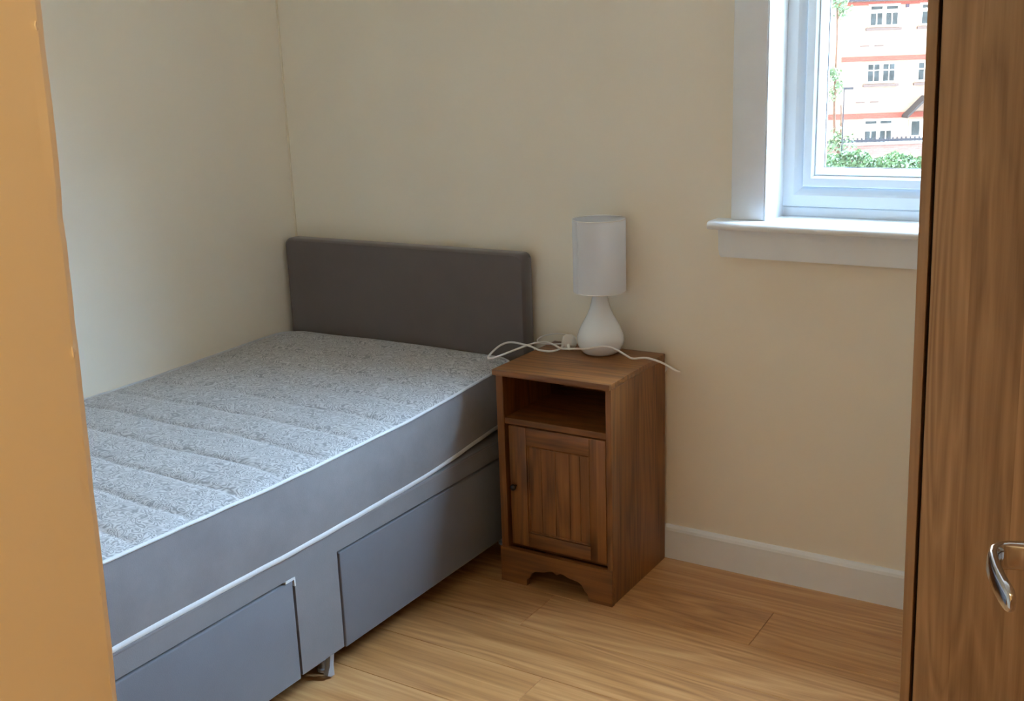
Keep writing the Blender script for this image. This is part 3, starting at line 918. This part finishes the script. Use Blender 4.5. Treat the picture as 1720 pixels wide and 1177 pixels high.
for i, (px, py) in enumerate(path):
    a = Vector(path[max(i-1, 0)]); b = Vector(path[min(i+1, len(path)-1)])
    t = (b-a).normalized(); nn = Vector((-t.y, t.x))
    ring = []
    for k in range(16):
        an = 2*math.pi*k/16; c, s = math.cos(an), math.sin(an)
        u = ths[i]*math.copysign(abs(c)**0.7, c); w_ = hts[i]*math.copysign(abs(s)**0.7, s)
        ring.append(bm.verts.new((px+nn.x*u, py+nn.y*u, zc+w_+drop[i])))
    rings.append(ring)
for a, b in zip(rings, rings[1:]):
    for k in range(16): bm.faces.new((a[k], a[(k+1) % 16], b[(k+1) % 16], b[k]))
bm.faces.new(rings[0][::-1]); bm.faces.new(rings[-1])
link('lever', bm, MT['chrome'], lever, True)

# ------------------------------------------------------------------ outdoors, seen through the window (local frames turned to the street's direction)
GZ = -4.1
OUT = {
 'brick': mat_brick('pale_pink_brick', lin(164, 142, 130), lin(154, 132, 120), lin(166, 148, 138)),
 'redbrick': mat_brick('red_brick', lin(136, 66, 58), lin(124, 58, 52), lin(140, 92, 84)),
 'gardenbrick': mat_brick('garden_brick', lin(140, 108, 108), lin(126, 96, 94), lin(146, 122, 120)),
 'roof': mat_plain('slate_roof', lin(70, 66, 84), 0.8, noise_amt=0.2, nscale=4),
 'frame': mat_plain('white_window_frame', lin(236, 240, 240), 0.5),
 'pane': mat_plain('dark_pane', lin(52, 60, 66), 0.5, noise_amt=0.6, nscale=2.6, spec=0.2),
 'sill': mat_plain('grey_sill', lin(96, 84, 84), 0.8),
 'leaf': mat_plain('green_leaves', lin(92, 122, 92), 0.6, noise_amt=0.55, nscale=3.0),
 'leaf2': mat_plain('light_leaves', lin(104, 130, 100), 0.6, noise_amt=0.4, nscale=3.0),
 'bark': mat_plain('brown_bark', lin(98, 74, 64), 0.9, noise_amt=0.3, nscale=8),
 'iron': mat_plain('dark_railing_paint', lin(34, 40, 54), 0.6),
 'canopy': mat_plain('grey_canopy_paint', lin(52, 50, 54), 0.7),
 'bounce_ground': mat_plain('pale_bounce_ground', lin(196, 192, 184), 0.95, noise_amt=0.08, nscale=1.5),  # paleness added so the unseen ground bounces light up to the ceiling
 'tarmac': mat_plain('grey_paving', lin(130, 128, 126), 0.95, noise_amt=0.1, nscale=2),
}
cy_, sy_ = math.cos(YAW), math.sin(YAW)
def street(D, u, z):
    """point at forward distance D and sideways u from the viewing window, in world space"""
    return (CAM.x - sy_*D + cy_*u, CAM.y + cy_*D + sy_*u, z)
ground = struct(box('ground', -70, 60, 1.5, 95, GZ-0.2, GZ, OUT['bounce_ground']))
ground['label'] = 'ground outside the window'

bld = tag(empty('apartment_block', street(56, 19.0, GZ), YAW), 'pale brick apartment block with red brick bands across the street beyond the window', 'building')
def bb(name, x0, x1, y0, y1, z0, z1, mat, parent=None, bev=0):
    """u along the street, y depth (0 = facade face, minus = towards the viewer), z world height"""
    bm = bmesh.new(); add_box(bm, x0-19.0, x1-19.0, y0, y1, z0-GZ, z1-GZ, bev, 1)
    return link(name, bm, mat, parent or bld)
bb('wall', 9.0, 28.0, 0, 8, GZ, 3.95, OUT['brick'])
for z0, z1, u0 in ((3.66, 3.82, 15.5), (1.00, 1.24, 16.9), (-1.80, -1.53, 9.05)):
    bb('brick_band', u0, 27.95, -0.05, -0.001, z0, z1, OUT['redbrick'])
bb('fascia', 8.8, 28.2, -0.35, -0.02, 3.86, 4.06, OUT['roof'])
bm = bmesh.new(); add_prism(bm, [(-0.5, 4.0-GZ), (8.5, 4.0-GZ), (4.0, 7.2-GZ)], 0, 8.7-19, 28.3-19)
link('roof', bm, OUT['roof'], bld)
def far_window(u, z0, z1, ztr):
    """two casements; ztr = (z0, z1) of the top lights or None"""
    top = ztr[1] if ztr else z1
    w = bb('window', u-0.10, u+1.46, -0.06, -0.002, z0-0.10, top+0.10, OUT['frame'])
    for a in (u+0.02, u+0.78):
        bb('pane', a, a+0.56, -0.085, -0.061, z0, z1, OUT['pane'], w)
        if not ztr:
            bb('glazing_bar', a, a+0.56, -0.10, -0.0855, z0+(z1-z0)*0.62, z0+(z1-z0)*0.68, OUT['frame'], w)
            bb('glazing_bar', a+0.26, a+0.30, -0.10, -0.0855, z0, z1, OUT['frame'], w)
        else:
            bb('pane', a, a+0.56, -0.085, -0.061, ztr[0], ztr[1], OUT['pane'], w)
            bb('glazing_bar', a+0.25, a+0.30, -0.10, -0.0855, z0, z1, OUT['frame'], w)
    bb('window_sill', u-0.2, u+1.56, -0.14, -0.002, z0-0.26, z0-0.14, OUT['sill'], w)
for u in (13.2, 18.22, 20.75, 24.0):
    far_window(u, 2.72, 3.28, (3.45, 3.60))
    far_window(u-0.02, 0.02, 0.84, None)
    if u < 20 or u > 23: far_window(u-0.03, -2.92, -2.42, (-2.06, -1.92))
for u, z in ((17.8, 1.70), (18.5, 1.70), (17.7, -1.02), (18.4, -1.02)):
    bb('air_vent', u, u+0.45, -0.03, -0.001, z, z+0.07, OUT['sill'])
bb('alarm_box', 19.95, 20.1, -0.1, -0.001, 3.50, 3.66, OUT['roof'])
# gabled porch canopy and door
bm = bmesh.new()
for sg in (1, -1):
    uu = [(20.98-19-sg*0.95, -1.80-GZ), (20.98-19-sg*0.95, -1.68-GZ), (20.98-19, -0.74-GZ), (20.98-19, -0.88-GZ)]
    add_prism(bm, uu, 1, -0.9, -0.05)
can = link('porch_canopy', bm, OUT['canopy'], bld)
bb('door', 20.45, 21.5, -0.06, -0.002, GZ, -1.9, OUT['frame'])
bb('door_light', 20.55, 20.95, -0.08, -0.061, -2.7, -2.0, OUT['pane'])

# railing, van, garden wall, hedge
rail = tag(empty('street_railing', street(50, 17.5, GZ), YAW), 'dark iron railing in front of the apartment block across the street', 'railing')
bm = bmesh.new(); add_box(bm, -5.2, 4.2, -0.03, 0.03, 1.60, 1.72); link('top_rail', bm, OUT['iron'], rail)
bm = bmesh.new(); add_box(bm, -5.2, 4.2, -0.02, 0.02, 0.15, 0.21); link('bottom_rail', bm, OUT['iron'], rail)
bm = bmesh.new(); add_box(bm, -0.035, 0.035, -0.02, 0.02, 0.0, 1.80); p0_ = link('baluster', bm, OUT['iron'], rail)
p0_.location.x = -5.15
for k in range(1, 47):
    o = p0_.copy(); COL.objects.link(o); o.parent = rail; o.location.x = -5.15+k*0.2
gw = tag(empty('garden_wall', street(44, 15.5, GZ), YAW), 'low red brick garden wall behind the hedge outside', 'wall')
bm = bmesh.new(); add_box(bm, -5.5, 5.5, -0.11, 0.11, 0, 1.95); link('brickwork', bm, OUT['gardenbrick'], gw)
bm = bmesh.new(); add_box(bm, -5.55, 5.55, -0.16, 0.16, 1.951, 2.05, 0.02, 1); link('coping', bm, OUT['tarmac'], gw)

def leaf_cloud(bm, rnd, pts, size):
    for p in pts:
        q = Vector((rnd.gauss(0, 1), rnd.gauss(0, 1), rnd.gauss(0, 1))).normalized()
        a = q.orthogonal().normalized(); b = q.cross(a)
        s = size*rnd.uniform(0.6, 1.3)
        c = Vector(p)
        v = [bm.verts.new(c+a*s), bm.verts.new(c+b*s*0.55), bm.verts.new(c-a*s), bm.verts.new(c-b*s*0.55)]
        bm.faces.new(v)
hedge = tag(empty('hedge', street(40, 13.8, GZ), YAW), 'bushy green hedge below the window view in front of the brick wall', 'hedge')
rn = random.Random(3)
bm = bmesh.new(); pts = []
for _ in range(16000):
    x = rn.uniform(-4.5, 4.5)
    top = 1.80 + 0.22*noise.noise(Vector((x*1.3, 0, 0))) + (0.25 if x < -0.6 else 0.08)*1.0 + 0.10*noise.noise(Vector((x*5, 2, 0)))
    ang = rn.uniform(0, math.pi)
    r_ = rn.uniform(0.75, 1.0)
    z = rn.uniform(0.05, 1.0)**0.7*top
    wd = 0.7*math.sqrt(max(0.02, 1-(z/top)**3))*r_
    pts.append((x, rn.choice((-1, -1, 1))*wd*rn.uniform(0.6, 1), z))
leaf_cloud(bm, rn, pts, 0.085)
link('foliage', bm, OUT['leaf'], hedge)['kind'] = 'stuff'
bm = bmesh.new()
for k in range(14):
    x = -4.3+k*0.66; add_tube(bm, [(x, 0, 0), (x+0.1, 0.03, 0.8), (x+0.02, 0.0, 1.5)], [0.04, 0.03, 0.01], 6)
link('stem', bm, OUT['bark'], hedge)

def young_tree(name, D, u, h, lean, label, clumps, seed):
    t = tag(empty(name, street(D, u, GZ), YAW), label, 'tree', 'young street trees outside')
    r2 = random.Random(seed)
    bm = bmesh.new()
    add_tube(bm, [(lean*i/8+0.03*math.sin(i*1.3), 0, h*i/8) for i in range(9)], [0.075-0.006*i for i in range(9)], 8)
    for (dx, dz, rx, n_) in clumps:
        add_tube(bm, [(lean*(dz/h), 0, dz-0.4), (dx, 0.1, dz)], [0.025, 0.008], 5)
    link('trunk', bm, OUT['bark'], t, True)
    bm = bmesh.new()
    for (dx, dz, rx, n_) in clumps:
        leaf_cloud(bm, r2, [(dx+r2.gauss(0, rx*0.5), r2.gauss(0, rx*0.5), dz+r2.gauss(0, rx*0.6)) for _ in range(n_)], 0.075)
    link('foliage', bm, OUT['leaf2'], t)['kind'] = 'stuff'
    return t
young_tree('young_tree', 46, 13.75, 8.2, -0.15, 'slim young tree with a tall bare trunk at the left of the window view',
           [(-0.15, 7.6, 0.5, 420), (0.1, 7.2, 0.3, 120), (-0.2, 4.7, 0.33, 260), (0.05, 4.2, 0.25, 80), (-0.3, 3.9, 0.22, 70)], 1)
young_tree('young_tree', 43, 13.0, 3.6, 0.05, 'small leafy sapling growing beside the hedge outside',
           [(0.0, 2.4, 0.35, 160), (0.25, 2.0, 0.4, 140), (-0.3, 2.1, 0.3, 90)], 2)
post = tag(empty('sign_post', street(42, 12.82, GZ), YAW), 'thin dark post standing in front of the hedge outside', 'post')
bm = bmesh.new(); add_lathe(bm, [(0.035, 0.0), (0.028, 0.4), (0.022, 4.25)], 0, 0, 10); link('pole', bm, OUT['iron'], post, True)
bm = bmesh.new(); add_box(bm, -0.03, 0.34, -0.03, 0.03, 4.2, 4.29); link('bracket', bm, OUT['iron'], post)
